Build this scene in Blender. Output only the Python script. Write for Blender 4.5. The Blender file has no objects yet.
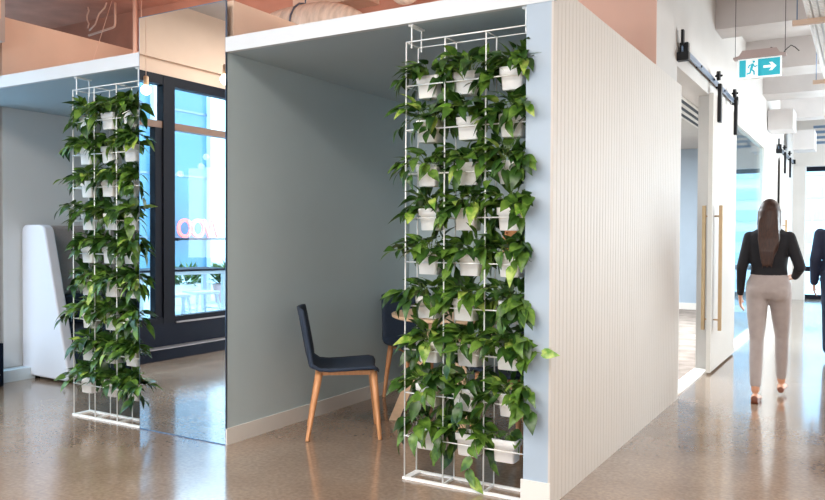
import bpy, bmesh, math, random
from mathutils import Vector, Matrix, Euler
S = bpy.context.scene
C = S.collection
PI = math.pi
R = math.radians

# ------------------------------------------------------------------ camera
cam_d = bpy.data.cameras.new('camera'); cam = bpy.data.objects.new('camera', cam_d); C.objects.link(cam)
cam_d.sensor_fit = 'HORIZONTAL'; cam_d.sensor_width = 36.0
cam_d.lens = 770.19 * 36.0 / 825.0
yaw, pit, rol = 0.532349, 0.0194496, -0.0048906
F = Vector((-math.sin(yaw)*math.cos(pit), math.cos(yaw)*math.cos(pit), -math.sin(pit)))
Rt = Vector((math.cos(yaw), math.sin(yaw), 0)); Up = Rt.cross(F)
R2 = Rt*math.cos(rol) - Up*math.sin(rol); U2 = Up*math.cos(rol) + Rt*math.sin(rol)
M = Matrix((R2, U2, -F)).transposed().to_4x4(); M.translation = (0, 0, 1.28)
cam.matrix_world = M
cam_d.clip_start = 0.05; cam_d.clip_end = 200
S.camera = cam

# ------------------------------------------------------------------ world, light, exposure
w = bpy.data.worlds.new('sky'); S.world = w; w.use_nodes = True
nt = w.node_tree; nt.nodes.clear()
wo = nt.nodes.new('ShaderNodeOutputWorld'); bg = nt.nodes.new('ShaderNodeBackground')
tc = nt.nodes.new('ShaderNodeTexCoord'); sx = nt.nodes.new('ShaderNodeSeparateXYZ'); cr = nt.nodes.new('ShaderNodeValToRGB')
nt.links.new(tc.outputs['Generated'], sx.inputs[0]); nt.links.new(sx.outputs['Z'], cr.inputs[0])
cr.color_ramp.elements[0].position = 0.0; cr.color_ramp.elements[0].color = (0.72, 0.84, 0.95, 1)
cr.color_ramp.elements[1].position = 0.7; cr.color_ramp.elements[1].color = (0.50, 0.78, 1.0, 1)
nt.links.new(cr.outputs[0], bg.inputs['Color']); bg.inputs['Strength'].default_value = 6.0
nt.links.new(bg.outputs[0], wo.inputs[0])

def area(name, loc, rot, sx_, sy_, power, col=(1, 1, 1)):
    l = bpy.data.lights.new(name, 'AREA'); l.shape = 'RECTANGLE'; l.size = sx_; l.size_y = sy_
    l.energy = power; l.color = col
    o = bpy.data.objects.new(name, l); C.objects.link(o); o.location = loc; o.rotation_euler = rot
    return o
# unseen fill lights added overhead, behind and beside the camera and in the corridor
area('ceiling_lamp', (-2.8, 0.3, 3.55), (0, 0, 0), 5.0, 1.6, 300, (1.0, 0.93, 0.86))
area('ceiling_lamp', (1.7, 2.6, 3.2), (0, 0, 0), 1.6, 5.0, 90, (1.0, 0.90, 0.80))
area('ceiling_lamp', (0.4, 9.0, 3.25), (0, 0, 0), 1.2, 3.0, 60, (1.0, 0.93, 0.86))
# added area lights standing in for daylight from behind and from the right
area('window_daylight', (3.8, 3.0, 1.7), (0, R(90), 0), 2.2, 6.0, 70, (1.0, 0.95, 0.90))
area('window_daylight', (3.8, 12.5, 1.7), (0, R(90), 0), 2.2, 7.0, 900, (0.80, 0.93, 1.0))
area('window_daylight', (-1.0, -6.8, 1.8), (R(90), 0, 0), 6.0, 2.2, 400, (0.90, 0.96, 1.0))
# upward fill added over the booths, more fill in the room behind the door
area('uplight', (-2.4, 4.4, 2.62), (R(180), 0, 0), 1.4, 1.2, 13, (1.0, 0.90, 0.82))
area('uplight', (-5.2, 4.6, 2.62), (R(180), 0, 0), 1.4, 1.2, 13, (1.0, 0.90, 0.82))
area('room_lamp', (-3.2, 9.5, 2.74), (0, 0, 0), 1.6, 5.0, 480, (0.86, 0.94, 1.0))
S.view_settings.view_transform = 'Standard'; S.view_settings.look = 'None'
S.view_settings.gamma = 1.0; S.view_settings.use_curve_mapping = False
S.view_settings.exposure = 0.0
S.cycles.use_denoising = True
S.cycles.max_bounces = 10; S.cycles.diffuse_bounces = 5; S.cycles.glossy_bounces = 6; S.cycles.transparent_max_bounces = 12
S.cycles.sample_clamp_indirect = 6.0
S.cycles.caustics_reflective = False; S.cycles.caustics_refractive = False

# ------------------------------------------------------------------ materials
def srgb(r, g, b):
    f = lambda c: (c/255/12.92) if c/255 <= 0.04045 else ((c/255+0.055)/1.055)**2.4
    return (f(r), f(g), f(b), 1)
def mat(name, col, rough=0.6, metal=0.0, spec=0.5, noise=0.0, nscale=6.0, bump=0.0, bscale=40.0, emit=None, estr=0.0, coat=0.0, stretch=None):
    m = bpy.data.materials.new(name); m.use_nodes = True; n = m.node_tree; b = n.nodes['Principled BSDF']
    b.inputs['Base Color'].default_value = col; b.inputs['Roughness'].default_value = rough
    b.inputs['Metallic'].default_value = metal; b.inputs['Specular IOR Level'].default_value = spec
    b.inputs['Coat Weight'].default_value = coat
    if emit: b.inputs['Emission Color'].default_value = emit; b.inputs['Emission Strength'].default_value = estr
    t = n.nodes.new('ShaderNodeTexCoord')
    src = t.outputs['Object']
    if stretch:
        mp = n.nodes.new('ShaderNodeMapping'); mp.inputs['Scale'].default_value = stretch
        n.links.new(src, mp.inputs['Vector']); src = mp.outputs['Vector']
    if noise:
        nz = n.nodes.new('ShaderNodeTexNoise'); nz.inputs['Scale'].default_value = nscale; nz.inputs['Detail'].default_value = 6
        n.links.new(src, nz.inputs['Vector'])
        r_ = n.nodes.new('ShaderNodeValToRGB')
        r_.color_ramp.elements[0].position = 0.3; r_.color_ramp.elements[1].position = 0.7
        r_.color_ramp.elements[0].color = tuple(c*(1-noise) for c in col[:3]) + (1,)
        r_.color_ramp.elements[1].color = tuple(min(1, c*(1+noise)) for c in col[:3]) + (1,)
        n.links.new(nz.outputs['Fac'], r_.inputs['Fac']); n.links.new(r_.outputs['Color'], b.inputs['Base Color'])
    if bump:
        nb = n.nodes.new('ShaderNodeTexNoise'); nb.inputs['Scale'].default_value = bscale; nb.inputs['Detail'].default_value = 4
        n.links.new(src, nb.inputs['Vector'])
        bp = n.nodes.new('ShaderNodeBump'); bp.inputs['Strength'].default_value = bump; bp.inputs['Distance'].default_value = 0.01
        n.links.new(nb.outputs['Fac'], bp.inputs['Height']); n.links.new(bp.outputs['Normal'], b.inputs['Normal'])
    return m
def glass(name, tint=(0.93, 0.98, 1.0, 1), refl=1.45):
    m = bpy.data.materials.new(name); m.use_nodes = True; n = m.node_tree; n.nodes.clear()
    o = n.nodes.new('ShaderNodeOutputMaterial'); mx = n.nodes.new('ShaderNodeMixShader'); lw = n.nodes.new('ShaderNodeLayerWeight')
    pw = n.nodes.new('ShaderNodeMath'); pw.operation = 'POWER'; pw.inputs[1].default_value = 5.0; n.links.new(lw.outputs['Facing'], pw.inputs[0]); lw.inputs['Blend'].default_value = .5
    fr = n.nodes.new('ShaderNodeMath'); fr.operation = 'MULTIPLY_ADD'; fr.inputs[1].default_value = .6; fr.inputs[2].default_value = (refl-1)**2/(refl+1)**2; n.links.new(pw.outputs[0], fr.inputs[0])
    tr = n.nodes.new('ShaderNodeBsdfTransparent'); gl = n.nodes.new('ShaderNodeBsdfGlossy')
    tr.inputs['Color'].default_value = tint; gl.inputs['Roughness'].default_value = 0.02
    n.links.new(fr.outputs[0], mx.inputs[0]); n.links.new(tr.outputs[0], mx.inputs[1]); n.links.new(gl.outputs[0], mx.inputs[2])
    n.links.new(mx.outputs[0], o.inputs[0]); return m
def floor_mat():
    m = bpy.data.materials.new('polished_concrete'); m.use_nodes = True; n = m.node_tree; b = n.nodes['Principled BSDF']
    t = n.nodes.new('ShaderNodeTexCoord')
    a = n.nodes.new('ShaderNodeTexNoise'); a.inputs['Scale'].default_value = 0.9; a.inputs['Detail'].default_value = 8; a.inputs['Roughness'].default_value = 0.6
    c = n.nodes.new('ShaderNodeTexNoise'); c.inputs['Scale'].default_value = 45; c.inputs['Detail'].default_value = 5
    for q in (a, c): n.links.new(t.outputs['Object'], q.inputs['Vector'])
    r1 = n.nodes.new('ShaderNodeValToRGB'); r1.color_ramp.elements[0].position = .32; r1.color_ramp.elements[1].position = .68
    r1.color_ramp.elements[0].color = srgb(132, 112, 96); r1.color_ramp.elements[1].color = srgb(166, 146, 128)
    r2 = n.nodes.new('ShaderNodeValToRGB'); r2.color_ramp.elements[0].position = .35; r2.color_ramp.elements[1].position = .72
    r2.color_ramp.elements[0].color = (.72, .70, .68, 1); r2.color_ramp.elements[1].color = (1.12, 1.1, 1.08, 1)
    mm = n.nodes.new('ShaderNodeMix'); mm.data_type = 'RGBA'; mm.blend_type = 'MULTIPLY'; mm.inputs['Factor'].default_value = .8
    n.links.new(a.outputs['Fac'], r1.inputs[0]); n.links.new(c.outputs['Fac'], r2.inputs[0])
    n.links.new(r1.outputs[0], mm.inputs['A']); n.links.new(r2.outputs[0], mm.inputs['B']); n.links.new(mm.outputs['Result'], b.inputs['Base Color'])
    rr = n.nodes.new('ShaderNodeMapRange'); rr.inputs['To Min'].default_value = .10; rr.inputs['To Max'].default_value = .24
    n.links.new(a.outputs['Fac'], rr.inputs['Value']); n.links.new(rr.outputs[0], b.inputs['Roughness'])
    b.inputs['Specular IOR Level'].default_value = 0.75; b.inputs['Coat Weight'].default_value = .35; b.inputs['Coat Roughness'].default_value = .08
    w_ = n.nodes.new('ShaderNodeTexNoise'); w_.inputs['Scale'].default_value = 4.0; n.links.new(t.outputs['Object'], w_.inputs['Vector'])
    bp = n.nodes.new('ShaderNodeBump'); bp.inputs['Strength'].default_value = .12; bp.inputs['Distance'].default_value = .01
    n.links.new(w_.outputs['Fac'], bp.inputs['Height']); n.links.new(bp.outputs[0], b.inputs['Normal'])
    return m
def leaf_mat(name, col, col2):
    m = bpy.data.materials.new(name); m.use_nodes = True; n = m.node_tree; b = n.nodes['Principled BSDF']
    t = n.nodes.new('ShaderNodeTexCoord'); a = n.nodes.new('ShaderNodeTexNoise'); a.inputs['Scale'].default_value = 22; a.inputs['Detail'].default_value = 3
    r1 = n.nodes.new('ShaderNodeValToRGB'); r1.color_ramp.elements[0].position = .42; r1.color_ramp.elements[1].position = .62
    r1.color_ramp.elements[0].color = col; r1.color_ramp.elements[1].color = col2
    n.links.new(t.outputs['Object'], a.inputs['Vector']); n.links.new(a.outputs['Fac'], r1.inputs[0]); n.links.new(r1.outputs[0], b.inputs['Base Color'])
    b.inputs['Roughness'].default_value = .33; b.inputs['Specular IOR Level'].default_value = .5
    tl = n.nodes.new('ShaderNodeBsdfTranslucent'); n.links.new(r1.outputs[0], tl.inputs['Color'])
    mx = n.nodes.new('ShaderNodeMixShader'); mx.inputs[0].default_value = .22
    n.links.new(b.outputs[0], mx.inputs[1]); n.links.new(tl.outputs[0], mx.inputs[2]); n.links.new(mx.outputs[0], n.nodes['Material Output'].inputs[0])
    return m

m_floor = floor_mat()
m_white = mat('white_lacquer', srgb(206, 210, 214), .45, noise=.01)
m_slat = mat('white_battens', srgb(198, 190, 182), .55, noise=.015, nscale=3)
m_plaster = mat('plaster_wall', srgb(194, 188, 183), .8, noise=.03, nscale=2.5, bump=.05)
m_blue = mat('grey_blue_wall', srgb(184, 198, 201), .55, noise=.04, nscale=1.6, bump=.04)
m_soffit = mat('grey_blue_soffit', srgb(176, 192, 200), .6, noise=.02, nscale=2)
m_bluewall2 = mat('pale_blue_wall', srgb(166, 180, 194), .7, noise=.02)
m_pink = mat('pink_paint', srgb(208, 176, 161), .7, noise=.03, nscale=2)
m_pinkrough = mat('pink_concrete', srgb(196, 140, 118), .8, noise=.14, nscale=3.0, bump=.5, bscale=7)
m_beige = mat('beige_paint', srgb(228, 200, 178), .7, noise=.04, nscale=2.5, bump=.1, bscale=12)
m_beam = mat('beam_paint', srgb(198, 192, 190), .75, noise=.05, nscale=3, bump=.25, bscale=9)
m_base = mat('skirting_paint', srgb(226, 221, 214), .5, noise=.01)
m_mirror = mat('mirror_silver', (.86, .90, .92, 1), .0, metal=1.0)
m_black = mat('dark_frame', srgb(14, 17, 28), .5, spec=.15, noise=.06)
m_navyframe = mat('dark_blue_panel', srgb(7, 15, 32), .45, spec=.15, noise=.05)
m_tan = mat('bronze_transom', srgb(120, 92, 76), .4, noise=.05)
m_blacksteel = mat('black_steel', srgb(30, 30, 32), .45, metal=.6)
m_steel = mat('brushed_steel', srgb(120, 140, 165), .3, metal=.9)
m_brass = mat('brushed_brass', srgb(182, 152, 116), .35, metal=.75, noise=.05, nscale=20)
m_glass = glass('clear_glass'); m_glassb = glass('partition_glass', (.82, .93, .97, 1), 1.6)
m_wire = mat('white_wire', srgb(244, 244, 242), .4)
m_pot = mat('white_pot', srgb(248, 245, 242), .5, noise=.015)
m_soil = mat('potting_soil', srgb(66, 42, 32), .95, noise=.4, nscale=60, bump=.8, bscale=80)
m_leaf = [leaf_mat('leaf_deep', srgb(36, 66, 26), srgb(62, 98, 36)), leaf_mat('leaf_mid', srgb(66, 100, 34), srgb(108, 142, 56)),
          leaf_mat('leaf_variegated', srgb(96, 142, 44), srgb(178, 196, 96))]
m_stem = mat('green_stem', srgb(108, 132, 58), .5)
m_oak = mat('oak_wood', srgb(204, 144, 98), .45, noise=.12, nscale=7, stretch=(9, 9, 1))
m_oakpale = mat('pale_oak', srgb(224, 188, 152), .45, noise=.07, nscale=5, stretch=(1, 9, 9))
m_navy = mat('navy_fabric', srgb(38, 50, 68), .8, noise=.12, nscale=90, bump=.15, bscale=200)
m_upwhite = mat('white_upholstery', srgb(206, 208, 216), .7, noise=.01, bump=.05, bscale=120)
m_upgrey = mat('grey_felt', srgb(150, 144, 142), .9, noise=.05, nscale=60)
m_carpet = mat('carpet', srgb(150, 136, 126), .95, noise=.3, nscale=5, bump=.3, bscale=90)
m_terrace = mat('terrace_paving', srgb(196, 212, 222), .8, noise=.05)
m_facade = mat('white_facade', srgb(226, 240, 246), .6, noise=.03)
m_facadeglass = mat('blue_facade_glass', srgb(92, 138, 160), .2, spec=.5, noise=.10, nscale=.7)
m_bulb = mat('glowing_bulb', (1, .9, .75, 1), .3, emit=(1, .82, .6, 1), estr=14)
m_neon = mat('red_neon', (1, .2, .15, 1), .4, emit=(1, .05, .04, 1), estr=2.4)
m_ductrough = mat('crumpled_lagging', srgb(226, 208, 190), .7, noise=.22, nscale=9, bump=1.0, bscale=16, stretch=(3, 1, .6))

# ------------------------------------------------------------------ mesh helpers
class MB:
    def __init__(s): s.v = []; s.f = []; s.m = []
    def add(s, vs, fs, mi=0):
        o = len(s.v); s.v += [tuple(v) for v in vs]; s.f += [tuple(i+o for i in f) for f in fs]; s.m += [mi]*len(fs); return s
    def box(s, x0, x1, y0, y1, z0, z1, mi=0):
        vs = [(x, y, z) for x in (x0, x1) for y in (y0, y1) for z in (z0, z1)]
        return s.add(vs, [(0, 1, 3, 2), (4, 6, 7, 5), (0, 4, 5, 1), (2, 3, 7, 6), (0, 2, 6, 4), (1, 5, 7, 3)], mi)
    def prism(s, poly, axis, a, b, mi=0):
        # poly: 2-D outline; axis: extrusion axis 'x','y','z' from a to b
        def P(p, t): return {'x': (t, p[0], p[1]), 'y': (p[0], t, p[1]), 'z': (p[0], p[1], t)}[axis]
        n = len(poly); vs = [P(p, a) for p in poly] + [P(p, b) for p in poly]
        return s.add(vs, [tuple(range(n))[::-1], tuple(range(n, 2*n))] + [(i, (i+1) % n, n+(i+1) % n, n+i) for i in range(n)], mi)
    def tube(s, pts, r, n=8, mi=0, caps=True):
        pts = [Vector(p) for p in pts]; k = len(pts); rs = r if isinstance(r, (list, tuple)) else [r]*k
        vs = []; prev = None
        for i, p in enumerate(pts):
            d = (pts[min(i+1, k-1)] - pts[max(i-1, 0)]).normalized()
            if prev is None: a = d.orthogonal().normalized()
            else:
                a = prev - d*prev.dot(d); a = a.normalized() if a.length > 1e-6 else d.orthogonal().normalized()
            prev = a; b = d.cross(a)
            for j in range(n):
                t = 2*PI*j/n; vs.append(p + (a*math.cos(t) + b*math.sin(t))*rs[i])
        fs = [(i*n+j, i*n+(j+1) % n, (i+1)*n+(j+1) % n, (i+1)*n+j) for i in range(k-1) for j in range(n)]
        if caps: fs += [tuple(range(n))[::-1], tuple(range((k-1)*n, k*n))]
        return s.add(vs, fs, mi)
    def loft(s, secs, n=16, mi=0):
        # secs: (centre, half-width vector, half-depth vector)
        vs = []; k = len(secs)
        for c, a, b in secs:
            c, a, b = Vector(c), Vector(a), Vector(b)
            for j in range(n):
                t = 2*PI*j/n; vs.append(c + a*math.cos(t) + b*math.sin(t))
        fs = [(i*n+j, i*n+(j+1) % n, (i+1)*n+(j+1) % n, (i+1)*n+j) for i in range(k-1) for j in range(n)]
        fs += [tuple(range(n))[::-1], tuple(range((k-1)*n, k*n))]
        return s.add(vs, fs, mi)
    def lathe(s, prof, c=(0, 0, 0), n=20, mi=0):
        return s.loft([((c[0], c[1], c[2]+z), (max(r, 1e-4), 0, 0), (0, max(r, 1e-4), 0)) for r, z in prof], n, mi)
    def ball(s, c, rx, ry=None, rz=None, n=14, mi=0):
        ry = ry or rx; rz = rz or rx
        return s.loft([((c[0], c[1], c[2]-rz*math.cos(PI*i/10)), (max(1e-4, rx*math.sin(PI*i/10)), 0, 0), (0, max(1e-4, ry*math.sin(PI*i/10)), 0)) for i in range(11)], n, mi)
def build(name, mb, m, parent=None, loc=(0, 0, 0), rz=0, bevel=0, smooth=False, **props):
    me = bpy.data.meshes.new(name); me.from_pydata(mb.v, [], mb.f); me.validate(); me.update()
    for q in (m if isinstance(m, list) else [m]): me.materials.append(q)
    if any(mb.m) and len(me.polygons) == len(mb.m): me.polygons.foreach_set('material_index', mb.m)
    bm = bmesh.new(); bm.from_mesh(me); bmesh.ops.recalc_face_normals(bm, faces=bm.faces); bm.to_mesh(me); bm.free()
    o = bpy.data.objects.new(name, me); C.objects.link(o); o.location = loc; o.rotation_euler = (0, 0, rz)
    if parent: o.parent = parent
    if smooth: me.polygons.foreach_set('use_smooth', [True]*len(me.polygons))
    if bevel:
        b = o.modifiers.new('bevel', 'BEVEL'); b.width = bevel; b.segments = 3; b.limit_method = 'ANGLE'; b.angle_limit = R(40)
        if hasattr(b, 'harden_normals'): b.harden_normals = False
    for k, v in props.items(): o[k] = v
    return o
def thing(name, label, cat, loc=(0, 0, 0), rz=0, group=None):
    o = bpy.data.objects.new(name, None); C.objects.link(o); o.location = loc; o.rotation_euler = (0, 0, rz)
    o.empty_display_size = .1; o['label'] = label; o['category'] = cat
    if group: o['group'] = group
    return o
def struct(name, mb, m, **k): return build(name, mb, m, kind='structure', **k)
def copy_tree(o, parent=None):
    c = o.copy(); C.objects.link(c)
    if parent: c.parent = parent
    for ch in list(o.children): copy_tree(ch, c)
    return c
def B(*a): return MB().box(*a)

# ------------------------------------------------------------------ dimensions
YF = 3.43            # front plane of the booths
YB = 5.60            # back of the booths
ZS, ZT = 2.372, 2.46 # booth roof underside / top
ZC = 3.65            # ceiling slab
XL, XM0, XM1, XR0, XR = -6.46, -4.09, -3.33, -1.40, -1.264

# ------------------------------------------------------------------ floor, ceilings
struct('floor', B(-6.3, 4.1, -7.0, 3.43, -.12, 0).box(-7.3, 4.1, 3.43, 5.6, -.12, 0).box(-1.41, 4.1, 5.6, 18.1, -.12, 0), m_floor)
struct('ceiling', B(-6.3, 4.1, -7.0, 3.43, ZC, ZC+.15).box(-1.3, 4.1, 3.43, 18.1, ZC, ZC+.15), m_beam)
struct('ceiling_pink', B(-10.2, -1.3, 3.43, 5.7, ZC, ZC+.15), m_pinkrough)
struct('floor_carpet', B(-5.4, -1.41, 5.75, 14.2, -.1, .006), m_carpet)
struct('ceiling_meeting', B(-5.4, -1.42, 5.75, 14.2, 2.80, 2.9), m_plaster)

# ------------------------------------------------------------------ booths
struct('wall_booth_middle', B(XM0, XM1, YF+.012, YB, 0, ZS), m_blue)
struct('wall_booth_left', B(-7.3, XL, 3.96, YB, 0, ZT+.05), mat('pale_grey_wall', srgb(206, 210, 212), .6, noise=.02, nscale=2))  # window light on this wall is put into a paler wall colour
struct('wall_booth_back', B(-7.3, -1.3, YB, YB+.12, 0, ZT), m_blue)
struct('wall_back_upper', B(-10.2, -2.95, YB, YB+.12, ZT, ZC), m_pinkrough)
struct('wall_pink_return', B(-1.402, -1.30, YB-.01, YB+.001, ZT, ZC), m_pink)
struct('wall_pink', B(-2.95, -1.402, YB, YB+.12, ZT, ZC), m_pink)
struct('wall_end_panel', B(XR0, XR-.012, YF, YB, 0, ZS), m_bluewall2)
# fascia + roof slabs
struct('trim_1', B(-7.3, XM0, YF, YF+.03, ZS, ZT).box(-7.3, XM0, YF+.03, YB, ZT-.02, ZT), m_white)
struct('ceiling_booth_left', B(-7.3, XM0, YF+.03, YB, ZS, ZT-.02), m_soffit)
struct('trim_2', B(XM1+.004, XR, YF-.004, YF+.03, ZS, ZT).box(XM1, XR-.02, YF+.03, YB, ZT-.02, ZT), m_white)
struct('ceiling_booth_right', B(XM1, XR0, YF+.03, YB, ZS, ZT-.02), m_soffit)
struct('wall_outer_left', B(-10.3, -10.2, 3.9, YB+.1, 0, ZC).box(-10.2, -6.32, 3.80, 3.90, 2.9, ZC).box(-10.2, -6.45, 3.80, 3.90, 0, 2.9), m_plaster)
struct('wall_bulkhead_left', B(-6.62, XL, 3.96, YB, ZT+.05, 3.15), m_beige)
struct('wall_bulkhead_middle', B(-3.45, XM1-.002, 3.50, YB, ZT, 2.70), m_beige)
# skirtings
struct('baseboard_middle', B(XM1, XM1+.012, YF, YB, 0, .10), m_base)
struct('baseboard_back', B(XM1, XR0, YB-.012, YB, 0, .10), m_base)
struct('baseboard_left', B(XL, XL+.012, 3.96, YB, 0, .10).box(-7.3, XL+.012, 3.948, 3.96, 0, .10), m_base)
struct('baseboard_end', B(XR0-.01, XR, YF-.008, YF+.002, 0, .115), m_base)
# white batten wall, one continuous ribbed cladding
mb = B(XR-.012, XR-.0022, YF, 6.29, 0, ZT)
y = YF + .003
while y < 6.28:
    mb.prism([(XR-.0022, y), (XR-.0022, y+.0505), (XR-.0006, y+.049), (XR, y+.045), (XR, y+.006), (XR-.0006, y+.002)], 'z', 0.0, ZT); y += .053
struct('wall_battens', mb, m_slat)

# ------------------------------------------------------------------ corridor wall
XW = -1.30
struct('wall_corridor', MB().box(XW-.10, XW, YB+.002, 6.29, ZT, ZC).box(XW-.10, XW-.02, YB+.12, 6.29, 0, ZT)
       .box(XW-.10, XW, 6.29, 7.75, 2.62, ZC).box(XW-.10, XW, 7.75, 9.15, 0, ZC)
       .box(XW-.10, XW, 9.15, 12.3, 2.62, ZC).box(XW-.10, XW, 12.3, 18.0, 0, ZC), m_plaster)
struct('trim_3', B(XW-.11, XW+.012, 6.29, 7.75, -.001, .014), m_base)           # threshold rail
struct('wall_meeting_back', B(-5.4, XW-.1, 14.0, 14.12, 0, 2.85), m_bluewall2)
struct('wall_meeting_left', B(-5.4, -5.3, 5.75, 14.0, 0, 2.85), m_plaster)
struct('baseboard_meeting', B(-5.3, XW-.1, 13.985, 14.0, 0, .12), m_base)
# interior glazing
g = struct('window_1', MB().box(XW-.06, XW+.01, 9.15, 9.20, 0, 2.62).box(XW-.06, XW+.01, 12.25, 12.30, 0, 2.62)
           .box(XW-.06, XW+.01, 9.15, 12.3, 2.57, 2.63).box(XW-.06, XW+.01, 9.15, 12.3, 0, .05), m_base)
build('window_pane', B(XW-.03, XW-.02, 9.2, 12.25, .05, 2.57), m_glassb, g)
# ceiling slot diffuser in the meeting room
t = thing('air_diffuser', 'slotted black-lined air diffuser in the ceiling beyond the open sliding door', 'vent', (-1.9, 9.6, 2.80))
build('diffuser_frame', B(-.16, .16, -2.6, 2.6, -.008, -.001), m_base, t)
for k in range(3): build('slot', B(-.12+k*.10, -.075+k*.10, -2.5, 2.5, -.011, -.008), m_blacksteel, t)

# ------------------------------------------------------------------ beams across the corridor ceiling
def y_at(t_): return t_
for i, (y0, y1, zb) in enumerate([(4.9, 6.35, 3.30), (8.02, 8.42, 3.30), (10.2, 10.75, 3.30), (12.0, 12.6, 3.30), (14.6, 15.0, 3.30)]):
    struct('trim_%d' % (i+4), MB().box(XW, 4.0, y0, y1, zb, ZC), m_beam)
struct('wall_end_header', MB().box(XW, 4.0, 17.6, 18.1, 2.72, ZC), m_plaster)
# ------------------------------------------------------------------ end window wall
def window_y(name, x0, x1, yy, z0, z1, xs, zs, m, depth=.08, fw=.09):
    mb = MB().box(x0, x1, yy-depth, yy, z1-fw, z1).box(x0, x1, yy-depth, yy, z0, z0+fw)
    for x in xs: mb.box(x-fw/2, x+fw/2, yy-depth, yy, z0, z1)
    for z in zs: mb.box(x0, x1, yy-depth, yy, z-.05, z+.05)
    f = struct(name, mb, m); build('window_pane', B(x0, x1, yy-.045, yy-.035, z0, z1), m_glass, f); return f
window_y('window_2', XW+.0, 4.0, 17.9, .0, 2.72, [XW+.05, .3, 1.9, 3.9], [.62], m_black)
struct('wall_end_sill', B(XW, XW+.22, 17.5, 17.8, 0, 2.72), m_plaster)
# right-hand wall
struct('wall_right', B(4.0, 4.12, -7, 18.1, 0, ZC), m_plaster)
struct('wall_behind', B(-6.3, 4.1, -7.12, -7.0, 0, ZC), m_plaster)

# ------------------------------------------------------------------ left window wall (seen in the mirror)
XWIN = -6.2
struct('wall_window_bulkhead', MB().box(XWIN-.10, XWIN+.02, -7, 3.78, 3.05, ZC).box(XWIN-.10, XWIN-.02, -7, 3.78, 2.90, 3.05), m_beige)
struct('wall_window_base', MB().box(XWIN-.12, XWIN, -7, 3.797, 0, .36), m_navyframe)
struct('trim_10', MB().box(XWIN, XWIN+.11, -7, 3.70, 0, .115), m_navyframe)
struct('trim_11', MB().box(XWIN, XWIN+.115, -7, 3.70, .115, .125).box(XWIN-.02, XWIN+.015, -7, 1.2, .352, .368), mat('aluminium_edge', srgb(150, 146, 150), .35, metal=.5))
wi = 3
edges = [3.55, 1.285, -.35, -2.0, -3.65, -5.3, -6.9]
for a, b in zip(edges[1:], edges[:-1]):
    mb = MB().box(XWIN-.095, XWIN+.004, a-.075, a+.075, .36, 2.895)
    mb.box(XWIN-.10, XWIN, a, b, 2.80, 2.90).box(XWIN-.10, XWIN, a, b, .36, .42).box(XWIN-.10, XWIN-.01, a, b, 2.36, 2.43, 1)
    if b > 3: mb.box(XWIN-.09, XWIN-.01, a+.075, a+.17, .42, 2.36)
    f = struct('window_%d' % wi, mb, [m_black, m_tan]); wi += 1
    build('window_pane', B(XWIN-.055, XWIN-.045, a, b, .40, 2.82), m_glass, f)

# ------------------------------------------------------------------ mirror
mo = build('wall_mirror', B(XM0, XM1, YF, YF+.010, 0.004, 2.68), m_mirror, label='tall frameless mirror panel between the two booths', category='mirror')
build('mirror_edge', MB().box(XM1-.0005, XM1+.0015, YF-.001, YF+.014, 0.004, 2.68).box(XM0-.0015, XM0+.0005, YF-.001, YF+.014, 0.004, 2.68)
      .box(XM0, XM1, YF-.001, YF+.014, 2.68, 2.684).box(XM0, XM1, YF-.002, YF+.004, .0, .006), m_steel, mo)

# ------------------------------------------------------------------ concrete, ducts and pipes above the booths
struct('trim_12', MB().box(-4.39, -3.64, 5.35, YB-.002, 3.26, ZC).box(-4.03, -4.022, 5.344, 5.35, 3.26, ZC), m_beige)
t = thing('lagged_duct', 'rough lagged round duct below the pale box above the white fascia', 'duct', (-4.05, 5.10, 2.97))
mb = MB()
mb.loft([((-.55+1.1*i/12, 0, .0), (0, .20*(1-abs(i/6-1)**3*.55), 0), (0, 0, .22*(1-abs(i/6-1)**3*.6))) for i in range(13)], 24)
build('lagging', mb, m_ductrough, t, smooth=True)
build('strap', MB().tube([(.0, .21*math.cos(a/8*PI), .0+.23*math.sin(a/8*PI)) for a in range(17)], .008, 6), m_steel, t)
build('hanger_rod', MB().tube([(.0, 0, .2), (.0, 0, .679)], .006, 6), m_steel, t)
t = thing('lagged_duct', 'short lagged duct end cut by the top edge, left of the wire trellis', 'duct', (-3.15, 5.2, 3.28))
build('lagging', MB().loft([((-.10+.20*i/8, 0, 0), (0, .17*(1-abs(i/4-1)**3*.3), 0), (0, 0, .19*(1-abs(i/4-1)**3*.3))) for i in range(9)], 20), m_ductrough, t, smooth=True)
build('hanger_rod', MB().tube([(.0, 0, .15), (.0, 0, .369)], .006, 6), m_steel, t)
def pipe(name, label, cat, pts, r, m): return build(name, MB().tube(pts, r, 10), m, smooth=True, label=label, category=cat)
m_pipe = mat('pink_pipe', srgb(240, 205, 185), .5)
pipe('standpipe', 'thick pale vertical pipe rising behind the fascia beside the mirror', 'pipe', [(-6.20, 5.15, ZT), (-6.20, 5.15, ZC)], .022, m_pipe)
pipe('conduit', 'thin pale conduit bent at a right angle above the left booth', 'pipe', [(-6.68, 5.3, ZC), (-6.68, 5.3, 3.44), (-6.69, 5.3, 3.41), (-6.72, 5.3, 3.40), (-7.1, 5.3, 3.37)], .012, m_pipe)
pipe('cable', 'thin straight cable hanging next to the thick vertical pipe', 'cable', [(-6.05, 5.1, ZT), (-6.05, 5.1, ZC)], .005, m_pipe)
pipe('cable', 'crooked pale cable running down above the beige bulkhead', 'cable', [(-7.05+.02*math.sin(i*1.9), 5.25, ZC-.045*i) for i in range(6)], .008, m_pipe)
pipe('cable', 'wavy pale cable slanting down beside the bent conduit', 'cable', [(-6.75-.05*i+.025*math.sin(i*2.1), 5.25, ZC-.05*i) for i in range(6)], .008, m_pipe)
pipe('suspension_wire', 'hair-thin wire slanting across the beige bulkhead', 'wire', [(-6.30, 4.6, 2.47), (-6.37, 5.05, ZC)], .003, m_pipe)

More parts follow.
